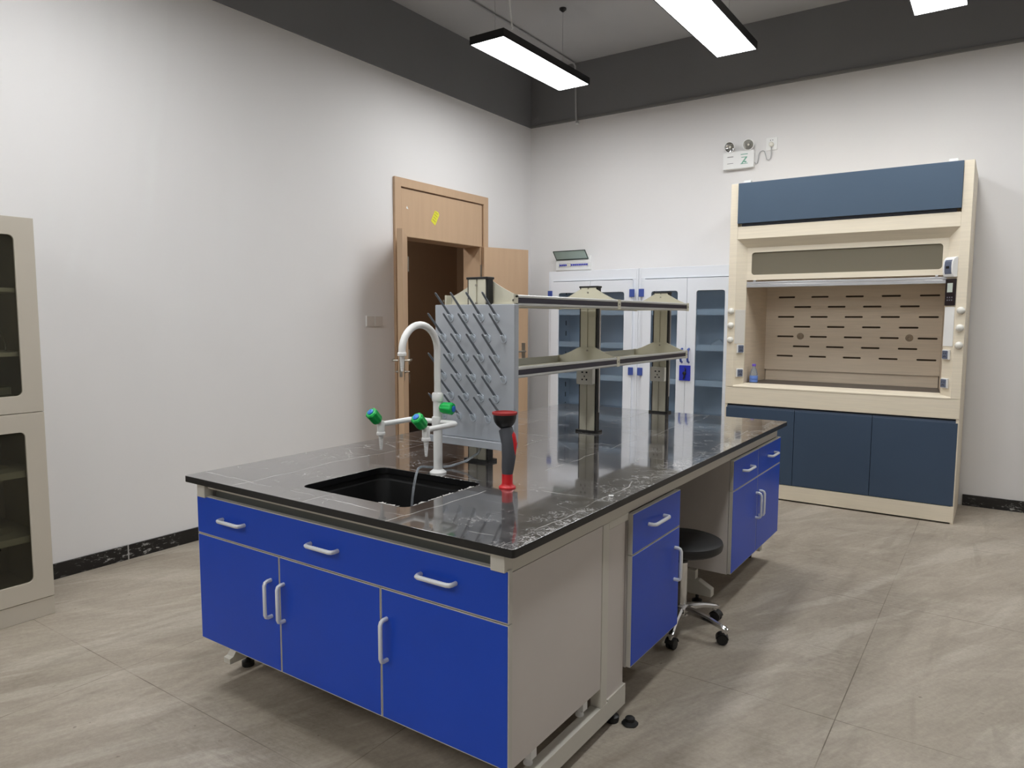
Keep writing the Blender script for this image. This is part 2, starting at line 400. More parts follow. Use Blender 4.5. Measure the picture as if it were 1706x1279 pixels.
box(XL+.004, XL+.007, 3.36, 3.40, 2.026, 2.04, 'strike_plate', M_BLK, dr)
Ms = Matrix.Translation((XL+.0125, 3.257, 2.213)) @ Matrix.Rotation(math.radians(-28), 4, 'X')
st = MB(Ms).prism([[(-.033,-.055), (.030,-.060), (.034,.050), (.012,.062), (-.030,.050)]], YZ, 0, .001).build('sticker', M_YEL, dr)
mb = MB(Ms)
for k in range(4): mb.box(.001, .0014, -.022, .022 - .006*(k%2), -.035+.024*k, -.026+.024*k)
mb.build('sticker_print', M_YELD, st)
MB(Matrix.Translation((XL+.0125, 2.914, 2.254))).prism([[(-.013,-.008), (.013,-.012), (-.004,.012)]], YZ, 0, .001).build('paper_scrap', M_WHITE, dr)

def leaf(hinge, dirv, L, side, parent, hside, hside_keys=0):
    """door leaf: vertical slab from hinge along dirv"""
    d = Vector((dirv[0], dirv[1], 0)).normalized(); n = Vector((-d.y, d.x, 0))
    M = Matrix(((d.x, n.x, 0, hinge[0]), (d.y, n.y, 0, hinge[1]), (0, 0, 1, 0), (0, 0, 0, 1)))
    lf = MB(M).box(0, L, -.02, .02, .008, 2.02).build('door_leaf', M_WOOD, parent, .002)
    box(L-.0005, L+.0025, -.011, .011, .93, 1.15, 'lock_plate', M_STEEL, lf, M=M)
    box(L+.002, L+.006, -.005, .005, 1.03, 1.06, 'latch', M_STEEL, lf, M=M)
    for sgn in (-1, 1):
        mbh = MB(M).box(L-.075, L-.035, sgn*.02, sgn*.024, .90, 1.13)
        mbh.tube([(L-.055, sgn*.022, 1.05), (L-.055, sgn*.060, 1.05), (L-.062, sgn*.067, 1.05), (L-.17, sgn*.067, 1.05)], .0085, 10)
        mbh.lathe((L-.055, sgn*.024, .965), tuple(Vector((0, sgn, 0))), [(.011,0), (.011,.012), (.006,.013), (.006,.022), (.0,.022)], 14)
        h = mbh.build('door_handle', M_STEEL, lf)
        if sgn == hside_keys: MB(M).tube([(L-.055, sgn*.046, .965), (L-.055, sgn*.060, .965)], .004, 8).box(L-.062, L-.048, sgn*.056, sgn*.058, .905, .958).box(L-.052, L-.040, sgn*.060, sgn*.062, .880, .945).build('key', M_STEEL, h)
    for z in (.3, 1.05, 1.8):
        MB(M).tube([(-.008, hside*.022, z-.06), (-.008, hside*.022, z+.06)], .008, 10).build('hinge', M_STEEL, lf)
    return lf
leaf((-3.030, 2.862), (.640, -.795), .505, 1, dr, 1, 1)
leaf((-3.030, 3.905), (.350, .936), .505, 1, dr, 1)

# ------------------------------------------------------------------ lamps
def pendant(x, y, label, group='black pendant light panels'):
    W, L, zb, zt = .288, 1.2, 3.243, 3.297
    t = thing('pendant_light', (x, y, zb), label, 'ceiling light', group)
    x0, x1, y0, y1 = x-W/2, x+W/2, y-L/2, y+L/2
    MB().prism([rect(x0, x1, y0, y1), rect(x0+.007, x1-.007, y0+.007, y1-.007)], XY, zb, zt).build('lamp_housing', M_BLK, t)
    box(x0+.007, x1-.007, y0+.007, y1-.007, zt-.004, zt-.0005, 'back_plate', M_BLK, t)
    box(x0+.008, x1-.008, y0+.008, y1-.008, zb+.002, zb+.007, 'diffuser', M_LED, t)
    for yy in (y0+.10, y1-.19):
        MB().lathe((x, yy, ZC), (0,0,-1), [(.028,0), (.028,.012), (.016,.022), (.006,.03), (0,.03)], 18).build('ceiling_rose', M_BLK, t)
        MB().tube([(x, yy, ZC-.03), (x, yy, zt+.05)], .0014, 6).build('suspension_wire', M_ALU, t)
        if yy > y: MB().tube([(x, yy, zt+.05), (x, yy, zt-.002)], .0014, 6).build('suspension_wire', M_ALU, t)
        else: MB().tube([(x-.05, yy, zt-.002), (x, yy, zt+.05), (x+.05, yy, zt-.002)], .0014, 6).build('suspension_wire', M_ALU, t)
    MB().lathe((x-.10, y0+.02, zt), (0,0,1), [(.006,0), (.006,.012), (0,.014)], 10).build('grip_screw', M_STEEL, t)
    return t
l1 = pendant(-2.034, 3.22, 'black-framed pendant light panel nearest the room corner, hanging in full view')
MB().tube([(-1.85, 2.66, 3.29), (-1.852, 2.66, 3.33), (-1.87, 2.655, 3.5), (-1.90, 2.65, 3.80)], .006, 8).build('power_cord', M_WHITE, l1)
l2 = pendant(-.705, 3.21, 'middle one of the three lit pendant panels, cut by the top edge')
l3 = pendant(.540, 3.20, 'lit pendant panel at the top right, mostly out of frame, above the fume hood')
pendant(1.86, 3.20, 'pendant light panel on the right side of the room beyond the frame')
for x in (-2.034, -.705, .54):
    pendant(x, .05, 'pendant light panel hanging above the near half of the room, out of view', 'pendant light panels of the middle row')
for x in (-2.034, -.705, .54):
    pendant(x, -3.1, 'pendant light panel in the row behind the camera', 'pendant light panels of the rear row')
# conduit across the ceiling and down the back wall
MB().tube([(-2.535, YR, 3.786), (-2.535, 4.0, 3.786), (-2.545, 4.70, 3.786), (-2.545, 4.728, 3.77), (-2.54, 4.73, 3.6), (-2.53, 4.728, 3.30), (-2.52, 4.722, 3.235)], .009, 8).build('conduit', M_CEIL)
tag(bpy.data.objects['conduit'], 'thin grey conduit crossing the ceiling and dropping down the back wall corner', 'conduit')
MB().lathe((-2.52, 4.735, 3.225), (0,0,1), [(.016,0), (.018,.012), (.009,.026), (0,.026)], 12).build('conduit_end', M_WHITE, bpy.data.objects['conduit'])

# ------------------------------------------------------------------ bench worktop and sink
W, L, H = -1.445, 2.70, .80
wt = MB().prism([rrect(W, 0, 0, L, .012, 3), rrect(-.968, -.485, .133, .523, .035, 6)], XY, .777, H).build('bench_worktop', M_TOP, None, .003)
edge_m = mat('black_worktop_edge', (20,20,21), .35)
wt.data.materials.append(edge_m)
for f in wt.data.polygons:
    if abs(f.normal.z) < .5: f.material_index = 1
tag(wt, 'black worktop of the blue island bench under crumpled protective film', 'worktop')
wt.data.polygons[0].use_smooth = True
# torn film around the sink cut-out
mb = MB()
def film_path(a, b, n):
    a, b = Vector(a), Vector(b)
    for k in range(n):
        t0 = k/n; p = a.lerp(b, t0); q = a.lerp(b, (k+1)/n); d = (b-a).normalized(); nn = Vector((-d.y, d.x))
        w1 = random.uniform(-.002, .012); w2 = random.uniform(-.002, .012)
        v = [mb._v((p.x, p.y, H+.0006)), mb._v((q.x, q.y, H+.0006)), mb._v((q.x+nn.x*w2, q.y+nn.y*w2, H+random.uniform(.0008,.002))), mb._v((p.x+nn.x*w1, p.y+nn.y*w1, H+random.uniform(.0008,.002)))]
        mb.bm.faces.new(v)
film_path((-.484, .165), (-.484, .500), 34); film_path((-.515, .524), (-.74, .524), 22); film_path((-.60, .132), (-.515, .132), 9)
mb.build('torn_film_edge', mat('film_white', (190,188,184), .35), wt)
sk = MB()
outer = lambda r: [(-.99+r, -.463-r, .11+r, .545-r)]
a = rrect(-.974, -.479, .127, .529, .04, 6); b = rrect(-.955, -.50, .15, .505, .05, 6); c = rrect(-.935, -.52, .17, .485, .05, 6)
rings = [[(p[0], p[1], z) for p in lp] for lp, z in ((rrect(-.995,-.458,.106,.55,.045,6), .7765), (rrect(-.995,-.458,.106,.55,.045,6), .765), (rrect(-.965,-.488,.140,.516,.05,6), .755), (rrect(-.94,-.515,.165,.49,.05,6), .56), (rrect(-.92,-.535,.185,.47,.05,6), .55),
         )]
inner = [[(p[0], p[1], z) for p in lp] for lp, z in ((rrect(-.925,-.53,.18,.475,.05,6), .562), (rrect(-.945,-.51,.16,.495,.05,6), .575), (a, .752), (a, .7765))]
sk.rings(rings + inner, cap=False)
n = len(a); sk.bm.verts.ensure_lookup_table()
V = sk.bm.verts; nr = len(rings)+len(inner)
for i in range(n): sk.bm.faces.new((V[i], V[(i+1)%n], V[(nr-1)*n+(i+1)%n], V[(nr-1)*n+i]))
sk.bm.faces.new([V[4*n+i] for i in range(n)]); sk.bm.faces.new([V[5*n+i] for i in range(n)][::-1])
sk = sk.build('sink', M_SINK)
tag(sk, 'black rectangular undermount sink set in the bench worktop', 'sink')
MB().lathe((-.73, .33, .5625), (0,0,1), [(.035,0), (.035,.003), (.028,.004), (0,.002)], 20).build('drain', M_BLK, sk)

# ------------------------------------------------------------------ sink base cabinet (faces the camera)
def carcass(t, x0, x1, y0, y1, z0, z1, openside, M=M_GREY, th=.016):
    """side panels, bottom and back as one body; openside is the door side"""
    mb = MB().box(x0, x1, y0, y1, z0, z0+th)
    if openside == '-y':
        mb.box(x0, x0+th, y0, y1, z0+th, z1).box(x1-th, x1, y0, y1, z0+th, z1).box(x0+th, x1-th, y1-th, y1, z0+th, z1)
    else:
        mb.box(x0, x1, y0, y0+th, z0+th, z1).box(x0, x1, y1-th, y1, z0+th, z1).box(x0, x0+th, y0+th, y1-th, z0+th, z1)
    return mb.build('cabinet_body', M, t)
sc = thing('sink_cabinet', (-.72, .30, .2), 'wide blue three-door sink base cabinet at the near end of the island bench', 'cabinet')
carcass(sc, -1.408, -.045, .053, .562, .178, .716, '-y')
def front_panel(name, x0, x1, z0, z1, t, y=.03):
    p = box(x0+.003, x1-.003, y, y+.0185, z0+.003, z1-.003, name, M_BLUE, t, .0012)
    MB().prism([rect(x0, x1, z0, z1), rect(x0+.003, x1-.003, z0+.003, z1-.003)], XZ, y+.0015, y+.018).build('edge_band', M_EDGE, p)
    return p
xa, xb, xc, xd = -1.418, -.957, -.492, -.036
dp = front_panel('drawer_front', xa, xd, .5885, .7290, sc)
for x in (-1.198, -.732, -.270):
    MB().tube(handle_bar((x-.062, .031, .661), (x+.062, .031, .661), (0,-1,0)), .0066, 10).build('handle', M_HANDLE, dp)
for i, (x0, x1, hx) in enumerate(((xa, xb-.0015, -1.0), (xb+.0015, xc-.0015, -.934), (xc+.0015, xd, -.467))):
    d = front_panel('door', x0, x1, .190, .5855, sc)
    MB().tube(handle_bar((hx, .031, .374), (hx, .031, .498), (0,-1,0)), .0066, 10).build('handle', M_HANDLE, d)
for y in (.20, .50):
    for x in (-.085, -1.365):
        mb = MB().box(x-.02, x+.02, y-.014, y+.014, .128, .178)
        mb.lathe((x, y, .1065), (0,0,1), [(.014,0), (.014,.005), (.008,.012), (.006,.03)], 12)
        mb.build('adjustable_foot', M_WHITE, sc)

# drawer cabinets on the long right side
def side_front(name, y0, y1, z0, z1, t, x=-.030):
    p = box(x-.0185, x, y0+.003, y1-.003, z0+.003, z1-.003, name, M_BLUE, t, .0012)
    MB().prism([rect(y0, y1, z0, z1), rect(y0+.003, y1-.003, z0+.003, z1-.003)], YZ, x-.018, x-.0015).build('edge_band', M_EDGE, p)
    return p
c1 = thing('drawer_cabinet', (-.35, .98, .18), 'narrow blue cabinet with one drawer over one door, on the near side of the stool', 'cabinet')
Y1, Y2, Y3, Y4 = .757, 1.187, 1.850, 2.690
carcass(c1, -.62, -.050, Y1, Y2, .168, .712, '+x')
d = side_front('drawer', Y1, Y2, .5690, .712, c1)
MB().tube(handle_bar((-.031, .885, .648), (-.031, 1.020, .648), (1,0,0)), .0066, 10).build('handle', M_HANDLE, d)
d = side_front('door', Y1, Y2, .172, .5665, c1)
MB().tube(handle_bar((-.031, 1.137, .370), (-.031, 1.137, .495), (1,0,0)), .0066, 10).build('handle', M_HANDLE, d)
c2 = thing('drawer_cabinet', (-.35, 2.27, .18), 'wider blue cabinet with two drawers over two doors, at the far end of the bench', 'cabinet')
carcass(c2, -.62, -.050, Y3, Y4, .168, .712, '+x')
ym = 2.255
for y0, y1, ha, hb in ((Y3, ym-.0015, 1.955, 2.145), (ym+.0015, Y4, 2.40, 2.585)):
    d = side_front('drawer', y0, y1, .5690, .712, c2)
    MB().tube(handle_bar((-.031, (ha+hb)/2-.064, .646), (-.031, (ha+hb)/2+.064, .646), (1,0,0)), .0066, 10).build('handle', M_HANDLE, d)
for y0, y1, hy in ((Y3, ym-.0015, 2.232), (ym+.0015, Y4, 2.29)):
    d = side_front('door', y0, y1, .172, .5665, c2)
    MB().tube(handle_bar((-.031, hy, .358), (-.031, hy, .486), (1,0,0)), .0066, 10).build('handle', M_HANDLE, d)

# ------------------------------------------------------------------ bench frame
bf = thing('bench_stand', (-.72, 1.3, 0), 'warm white steel frame carrying the worktop of the island bench', 'frame')
def both(x0, x1): return ((x0, x1), (-1.445-x1, -1.445-x0))
for x0, x1 in both(-.085, -.046):
    box(x0, x1, .060, L-.03, .7165, .7768, 'top_rail', M_FRAME, bf, .002)
    box(x0-.004, x1+.003, .022, .0598, .724, .7768, 'corner_block', M_FRAME, bf, .003)
    box(x0, x1, .570, .614, .106, .716, 'post', M_FRAME, bf, .003)
box(-1.356, -.089, .034, .046, .758, .7768, 'top_rail', M_FRAME, bf, .001)
box(-1.356, -.089, .066, .080, .700, .757, 'stretcher', mat('stretcher_grey', (120,122,116), .5), bf, .001)
box(-1.35, -.09, L-.06, L-.03, .7165, .7768, 'top_rail', M_FRAME, bf, .002)
for x0, x1, s in ((-.085, -.046, 1), (-1.442, -1.403, -1)):
    ys = .130 if s < 0 else .045
    MB().prism([[(ys,.045), (.755,.040), (.755,.114), (.620,.114), (.620,.106), (ys+.042,.106), (ys+.015,.070), (ys,.066)]], YZ, x0, x1).build('bottom_rail', M_FRAME, bf, .0015)
    box(x0+.004, x1-.006, .617, .742, .112, .716, 'filler_panel', M_GREY, bf)
    box(x0+.001, x1-.001, .614, .757, .690, .7163, 'bracket', M_FRAME, bf, .002)
    for y in (.222, .694):
        MB().lathe(((x0+x1)/2, y, 0), (0,0,1), [(.022,0), (.024,.006), (.024,.020), (.014,.024), (.008,.028), (.008,.044)], 16).build('levelling_foot', M_BLK, bf)
box(-1.36, -.085, .600, .612, .12, .7162, 'centre_panel', M_GREY, bf)
box(-.73, -.715, .613, L-.08, .14, .7162, 'centre_panel', M_GREY, bf)
for yc in (1.84, 2.66):
    MB().prism([[(-1.335,.050), (-1.335,.088), (-1.27,.122), (-.175,.122), (-.110,.088), (-.110,.050)]], XZ, yc-.02, yc+.02).build('leg_foot', M_FRAME, bf, .004)
    for x in (-1.235, -.210):
        MB().box(x-.02, x+.02, yc-.018, yc+.018, .122, .166).build('leg_post', M_FRAME, bf, .002)
    for x in (-1.26, -.185):
        MB().lathe((x, yc, 0), (0,0,1), [(.022,0), (.024,.006), (.024,.020), (.014,.024), (.008,.028), (.008,.052)], 16).build('levelling_foot', M_BLK, bf)

# ------------------------------------------------------------------ stool
scx, scy = -.140, 1.510
stl = thing('stool', (scx, scy, 0), 'round black swivel stool on a chrome five-star base with castors', 'stool')
MB().lathe((scx, scy, 0), (0,0,1), [(0,.372), (.10,.366), (.155,.370), (.168,.380), (.172,.398), (.168,.410), (.150,.417), (.08,.420), (0,.421)], 48).build('seat', mat('black_seat_polyurethane', (18,18,19), .5, bump=.15, bscale=90), stl)
box(scx-.06, scx+.06, scy-.06, scy+.06, .366, .376, 'seat_plate', M_BLKM, stl, .003)
MB().lathe((scx, scy, 0), (0,0,1), [(.012,.30), (.012,.366)], 16).build('gas_piston', M_CHROME, stl)
MB().lathe((scx, scy, 0), (0,0,1), [(.0245,.118), (.0245,.312), (0,.312)], 24).build('gas_cylinder', M_CHROME, stl)
MB().lathe((scx, scy, 0), (0,0,1), [(.0265,.312), (.0265,.322), (.013,.324), (.013,.312)], 24).build('collar', M_BLK, stl)
MB().lathe((scx, scy, 0), (0,0,1), [(0,.062), (.024,.064), (.034,.075), (.036,.105), (.028,.122), (0,.122)], 24).build('hub', M_CHROME, stl)
a0 = math.atan2(1.481-scy, .072-scx)
for k in range(5):
    a = a0 + k*2*PI/5; d = Vector((math.cos(a), math.sin(a), 0)); n = Vector((-d.y, d.x, 0)); o = Vector((scx, scy, 0))
    rings = []
    for t, z, hw, hh in ((.02,.100,.020,.017), (.06,.100,.017,.014), (.13,.090,.014,.010), (.19,.074,.013,.009), (.212,.069,.014,.009), (.222,.066,.010,.006)):
        p = o + d*t
        rings.append([p + n*(hw*cx) + Vector((0,0,z+hh*cz)) for cx, cz in ((-1,-.8), (-.6,-1), (.6,-1), (1,-.8), (1,.3), (.55,.9), (-.55,.9), (-1,.3))])
    lg = MB().rings(rings).build('leg', M_CHROME, stl)
    p = o + d*.205
    cs = MB().lathe(p + Vector((0,0,.044)), (0,0,1), [(.0105,0), (.0105,.018)], 12).build('castor_stem', M_CHROME, lg)
    ca = a + (.5, 1.9, -1.2, 2.6, -.3)[k]; cd = Vector((math.cos(ca), math.sin(ca), 0)); cn = Vector((-cd.y, cd.x, 0))
    q = p - cd*.008; q.z = .0235
    mb = MB()
    for s in (-1, 1): mb.lathe(q + cn*(s*.004), cn*s, [(.0,0), (.0235,0), (.0235,.010), (.020,.014), (.006,.015), (0,.015)], 24)
    for i in range(7):
        t0 = PI*.1 + PI*.8*i/7
    mb.box(0,0.0001,0,0.0001,0.02,0.0201) if False else None
    hd = []
    for s in (-1, 1): hd.append([q + cn*(s*.0195) + cd*(.0265*math.cos(t)) + Vector((0,0,.0265*math.sin(t))) for t in [PI*.05 + PI*.9*i/8 for i in range(9)]] + [q + cn*(s*.0195) + cd*(.0235*math.cos(t)) + Vector((0,0,.0235*math.sin(t))) for t in [PI*.95 - PI*.9*i/8 for i in range(9)]])
    mb.rings(hd)
    mb.build('castor', M_BLK, lg)

ft = MB().lathe((-.007, .712, 0), (0,0,1), [(.027,0), (.028,.004), (.022,.009), (.017,.012), (.016,.022), (.010,.026), (0,.026)], 20, .04, 6).build('loose_foot', M_BLKM)
tag(ft, 'small black levelling foot cap lying alone on the concrete floor beside the bench', 'furniture foot')

sq = MB(Matrix.Translation((-.048, .624, H+.0008)) @ Matrix.Rotation(.5, 4, 'Z')).box(-.008, .008, -.006, .006, 0, .0012).build('paper_scrap', M_WHITE)
tag(sq, 'tiny white paper scrap near the right edge of the black worktop', 'paper scrap')

# ------------------------------------------------------------------ reagent rack
rk = thing('reagent_rack', (-.735, 1.74, H), 'two-tier ivory reagent shelf on three uprights along the bench centre', 'shelf')
PX = -.735; PY = (.835, 1.74, 2.645)
for i, y in enumerate(PY):
    u_ = MB().prism([[(PX-.041, y-.022), (PX-.004, y-.022), (PX-.004, y-.017), (PX+.004, y-.017), (PX+.004, y-.022), (PX+.041, y-.022),
                      (PX+.041, y+.022), (PX+.004, y+.022), (PX+.004, y+.017), (PX-.004, y+.017), (PX-.004, y+.022), (PX-.041, y+.022)]], XY, H+.008, 1.519).build('upright', M_RACK, rk)
    for s in (-1, 1):
        box(PX+s*.0455-.0045, PX+s*.0455+.0045, y-.016, y+.016, H+.008, 1.519, 'side_channel', M_BLK, u_)
        box(PX+s*.0512-.001, PX+s*.0512+.001, y+.002, y+.016, H+.10, 1.42, 'side_cover', M_ALU, u_)
    box(PX-.0515, PX+.0515, y-.024, y+.024, 1.519, 1.528, 'end_cap', M_BLK, u_, .002)
    MB().prism([rrect(PX-.062, PX+.062, y-.034, y+.034, .01, 3)], XY, H, H+.010).build('base_plate', M_BLK, u_)
    for zr, zt in ((1.415, 1.512), (1.138, 1.226)):
        prof = [(PX-.165, zr+.002), (PX+.165, zr+.002), (PX+.165, zr+.041)]
        for k in range(1, 9):
            s = k/8; prof.append((PX+.165-.120*s, zr+.041 + (zt-zr-.041)*(s**1.25)))
        for k in range(8, 0, -1):
            s = k/8; prof.append((PX-.165+.120*s, zr+.041 + (zt-zr-.041)*(s**1.25)))
        prof.append((PX-.165, zr+.041))
        bk = MB().prism([prof], XZ, y+(.0235 if i == 0 else -.0265), y+(.0265 if i == 0 else -.0235)).build('shelf_bracket', M_RACK, rk)
        for zz in (zt-.016, zr+.012): MB().lathe((PX, y-.0265, zz), (0,-1,0), [(.005,0), (.005,.002), (0,.003)], 10).build('screw', M_STEEL, bk)
        for s in (-1, 1):
            if i < 3:
                cp = MB().box(PX+s*.165-.004, PX+s*.165+.004, y-(.014 if i == 0 else .034), y+(.016 if i == 0 else -.004), zr-.002, zr+.045)
                cp.build('joint_cap', M_RACK, bk)
            MB().lathe((PX+s*.169, y-.019, zr+.022), (s,0,0), [(.005,0), (.005,.002), (0,.003)], 10).build('screw', M_STEEL, bk)
for zr in (1.415, 1.138):
    for (ya, yb) in ((PY[0], PY[1]), (PY[1], PY[2])):
        y0, y1 = ya-.003, yb-.035
        for s in (-1, 1):
            xo = PX+s*.165
            r = MB().prism([[(xo-s*.003, zr), (xo+s*.002, zr), (xo+s*.004, zr+.004), (xo+s*.004, zr+.010), (xo+s*.001, zr+.012), (xo+s*.001, zr+.031), (xo+s*.004, zr+.033), (xo+s*.004, zr+.040), (xo, zr+.043), (xo-s*.003, zr+.043)]],
                            XZ, y0, y1).build('shelf_rail', mat('rail_aluminium', (196,196,192), .35, metal=.3), rk)
            box(min(xo+s*.001, xo+s*.0028), max(xo+s*.001, xo+s*.0028), y0+.001, y1-.001, zr+.012, zr+.031, 'navy_strip', M_NAVY, r)
        box(PX-.161, PX+.161, y0+.012, y1-.002, zr+.004, zr+.010, 'shelf_board', M_RACK, rk)
def socket_box(y, z, parent):
    b = MB().prism([rrect(PX-.045, PX+.045, z-.043, z+.043, .005, 2)], XZ, y-.052, y-.0225).build('socket_box', M_SOCKW, parent, .002)
    mb = MB()
    for dx in (-.012, .012): mb.box(PX+dx-.005, PX+dx+.005, y-.0526, y-.0518, z+.014, z+.022)
    mb.box(PX-.003, PX+.003, y-.0526, y-.0518, z-.006, z+.002)
    for dx in (-.012, .012): mb.box(PX+dx-.004, PX+dx+.004, y-.0526, y-.0518, z-.022, z-.014)
    mb.build('socket_holes', M_BLK, b)
socket_box(PY[1], 1.085, rk); socket_box(PY[2], 1.036, rk)

# ------------------------------------------------------------------ drying rack
dk = thing('drying_rack', (-.70, .77, .885), 'grey pegboard glassware drying rack fixed to the front upright of the shelf', 'drying rack')
DX0, DX1, DY = -.890, -.511, .745
MB().box(DX0, DX1, DY, DY+.006, .905, 1.420).box(DX1-.006, DX1, DY+.006, DY+.030, .905, 1.420).box(DX0, DX0+.006, DY+.006, DY+.030, .905, 1.420).box(DX0+.006, DX1-.006, DY+.006, DY+.030, 1.414, 1.420).build('peg_board', M_PPGREY, dk, .002)
MB().prism([[(.690,.912), (.690,.884), (.775,.884), (.775,.904), (.7455,.904), (.7455,.898), (.697,.892), (.697,.912)]], YZ, DX0+.001, DX1-.001).build('drip_tray', M_PPGREY, dk, .002)
rows = [(1.371, (-.808, -.734, -.661, -.588)), (1.2945, (-.845, -.770, -.699, -.628, -.556)), (1.220, (-.808, -.734, -.661, -.588)),
        (1.143, (-.845, -.770, -.699, -.628, -.556)), (1.068, (-.808, -.734, -.661, -.590)), (.989, (-.845, -.770, -.699, -.628, -.556))]
p0 = None
for z, xs in rows:
    for x in xs:
        if p0 is None:
            b = Vector((x, DY, z)); d = Vector((0, -.095, .092))
            pg = MB().tube([b + Vector((0,.001,-.001)), b + d*.5, b + d*.95, b + d], [.0052, .0045, .004, .0022], 10).build('peg', M_PEG, dk)
            pf = [(-.011+.0, -.010)]
            cb = MB().prism([rrect(b.x-.0115, b.x+.0115, b.z-.0175, b.z+.0130, .0112, 5)], XZ, DY-.0035, DY+.0005)
            cb.lathe(b + Vector((0,-.003,-.002)), (0,-1,.9), [(.0095,-.004), (.0090,.003), (.0062,.010), (.0056,.020), (.0048,.022)], 16)
            cl = cb.build('peg_collar', mat('pale_grey_collar', (192,200,208), .35), pg)
            p0 = (pg, cl, b)
        else:
            dl = Vector((x, DY, z)) - p0[2]
            q = p0[0].copy(); COL.objects.link(q); q.parent = dk; q.location = p0[0].location + dl
            c_ = p0[1].copy(); COL.objects.link(c_); c_.parent = q
MB().tube([(-.715, .708, .899), (-.66, .706, .903), (-.612, .702, .9015)], .003, 8).build('loose_peg', M_PEG, dk)
hs = MB().tube([(-.655, .735, .883), (-.665, .728, .855), (-.70, .70, .825), (-.745, .655, .807), (-.775, .60, .808), (-.779, .565, .815), (-.772, .525, .824), (-.757, .490, .824), (-.742, .462, .808), (-.732, .440, .775), (-.727, .425, .73), (-.726, .42, .68)], .0045, 10).build('drain_hose', G_CLEAR)
tag(hs, 'clear plastic tube running from the drying rack into the sink', 'hose')

# ------------------------------------------------------------------ faucet
FX, FY = -.728, .567
fc = thing('lab_faucet', (FX, FY, H), 'white three-way laboratory swan-neck tap with green knobs behind the sink', 'faucet')
MB().lathe((FX, FY, H), (0,0,1), [(.031,0), (.031,.004), (.024,.009), (.0175,.014), (.0165,.02), (.0165,.268), (.0,.268)], 28).build('column', M_WHITE, fc)
MB().lathe((FX, FY, H), (0,0,1), [(.0195,.266), (.0205,.27), (.0205,.292), (.0175,.297), (.0,.297)], 28).build('swivel_nut', M_WHITE, fc)
R, zc_, yc_ = .0925, 1.2520, FY-.0925
pts = [(FX, FY, H+.294), (FX, FY, 1.15), (FX, FY, 1.22)]
for k in range(17):
    t = PI*k/16; pts.append((FX, yc_ + R*math.cos(t), zc_ + R*math.sin(t)))
pts += [(FX, FY-2*R, 1.249)]
MB().tube(pts, .0125, 18).build('spout', M_WHITE, fc)
def nozzle(x, y, z, parent, k=1.0):
    pr = [(0,0), (.0135*k,0), (.0155*k,-.004), (.0155*k,-.012), (.009*k,-.014)]
    zz = -.014
    for i in range(6):
        r = (.009 - .0008*i)*k; pr += [(r*.72, zz-.0005), (r, zz-.001), (r*.9, zz-.0085*k)]; zz -= .0085*k
    pr += [(.003, zz-.002), (0, zz-.002)]
    nz = MB(); nz.th = .4
    return nz.lathe((x, y, z), (0,0,1), pr, 20).build('hose_nozzle', M_WHITE, parent)
nozzle(FX, FY-2*R, 1.252, fc)
def knob(o, ax, parent):
    ax = Vector(ax).normalized(); o = Vector(o)
    k = MB().lathe(o, ax, [(0,0), (.012,0), (.017,.005), (.0205,.013), (.0205,.034), (.0215,.038), (.0215,.049), (.018,.053), (.0135,.054), (0,.054)], 40, .055, 8).build('valve_knob', M_GREEN, parent)
    MB().lathe(o, ax, [(0,.053), (.0115,.053), (.0115,.0565), (.009,.058), (0,.058)], 24).build('blue_cap', M_BLUECAP, k)
for xe, sx in ((-.850, -1), (-.636, 1)):
    z = .990
    pts = [(FX+sx*.010, FY, z), (xe-sx*.022, FY, z), (xe-sx*.010, FY-.003, z), (xe-sx*.003, FY-.010, z), (xe, FY-.022, z), (xe, .42, z), (xe, .400, z)]
    am = MB().tube(pts, .0095, 14).build('side_arm', M_WHITE, fc)
    MB().lathe((xe, .398, z-.028), (0,0,1), [(0,0), (.0125,0), (.0135,.006), (.0135,.034), (.011,.040), (0,.041)], 20).build('valve_body', M_WHITE, am)
    nozzle(xe, .398, z-.026, am)
    MB().tube([(xe, .398, z), (xe, .385, z+.013)], .0095, 14).build('valve_neck', M_WHITE, am)
    knob((xe, .387, z+.011), (0, -1, 1.0), am)
MB().tube([(FX, FY, 1.043), (FX+.022, FY+.002, 1.043)], .010, 14).build('valve_neck', M_WHITE, fc)
knob((FX+.014, FY+.000, 1.043), (.97, .16, -.04), fc)
MB().lathe((FX, FY-.003, .989), (0,0,1), [(.0185,-.02), (.0195,-.016), (.0195,.016), (.0185,.02)], 24).build('manifold', M_WHITE, fc)

# ------------------------------------------------------------------ eyewash gun
gx, gy = -.386, .524
gn = thing('eyewash_spray', (gx, gy, H), 'upright red and black handheld eyewash spray standing on the worktop', 'eyewash')
MB().lathe((gx, gy, H), (0,0,1), [(.029,0), (.029,.004), (.021,.010), (.0185,.016), (.0185,.048), (0,.048)], 24).build('mount', M_RED, gn)
path = [(gx, gy, .846), (gx+.002, gy, .87), (gx+.006, gy, .905), (gx+.006, gy, .95), (gx-.001, gy, .98), (gx-.008, gy, 1.0), (gx-.010, gy, 1.004)]
MB().tube(path, [.018, .021, .0235, .0245, .0250, .0235, .015], 20).build('grip', M_DGREY, gn)
MB().tube([(p[0]+.014, p[1]+.004, p[2]) for p in path[2:6]], [.008, .0145, .0145, .006], 14).build('trigger', M_RED, gn)
MB().lathe((gx-.011, gy, 1.0), (0,0,1), [(.013,0), (.019,.004), (.028,.012), (.035,.023), (.0385,.036), (.0395,.050), (0,.050)], 28).build('spray_cup', M_BLK, gn)
MB().lathe((gx-.011, gy, 1.0), (0,0,1), [(.0395,.048), (.0425,.049), (.0425,.056), (.036,.057), (.034,.052), (0,.052)], 28).build('cup_rim', mat('dull_red_rubber', (150,36,36), .6), gn)
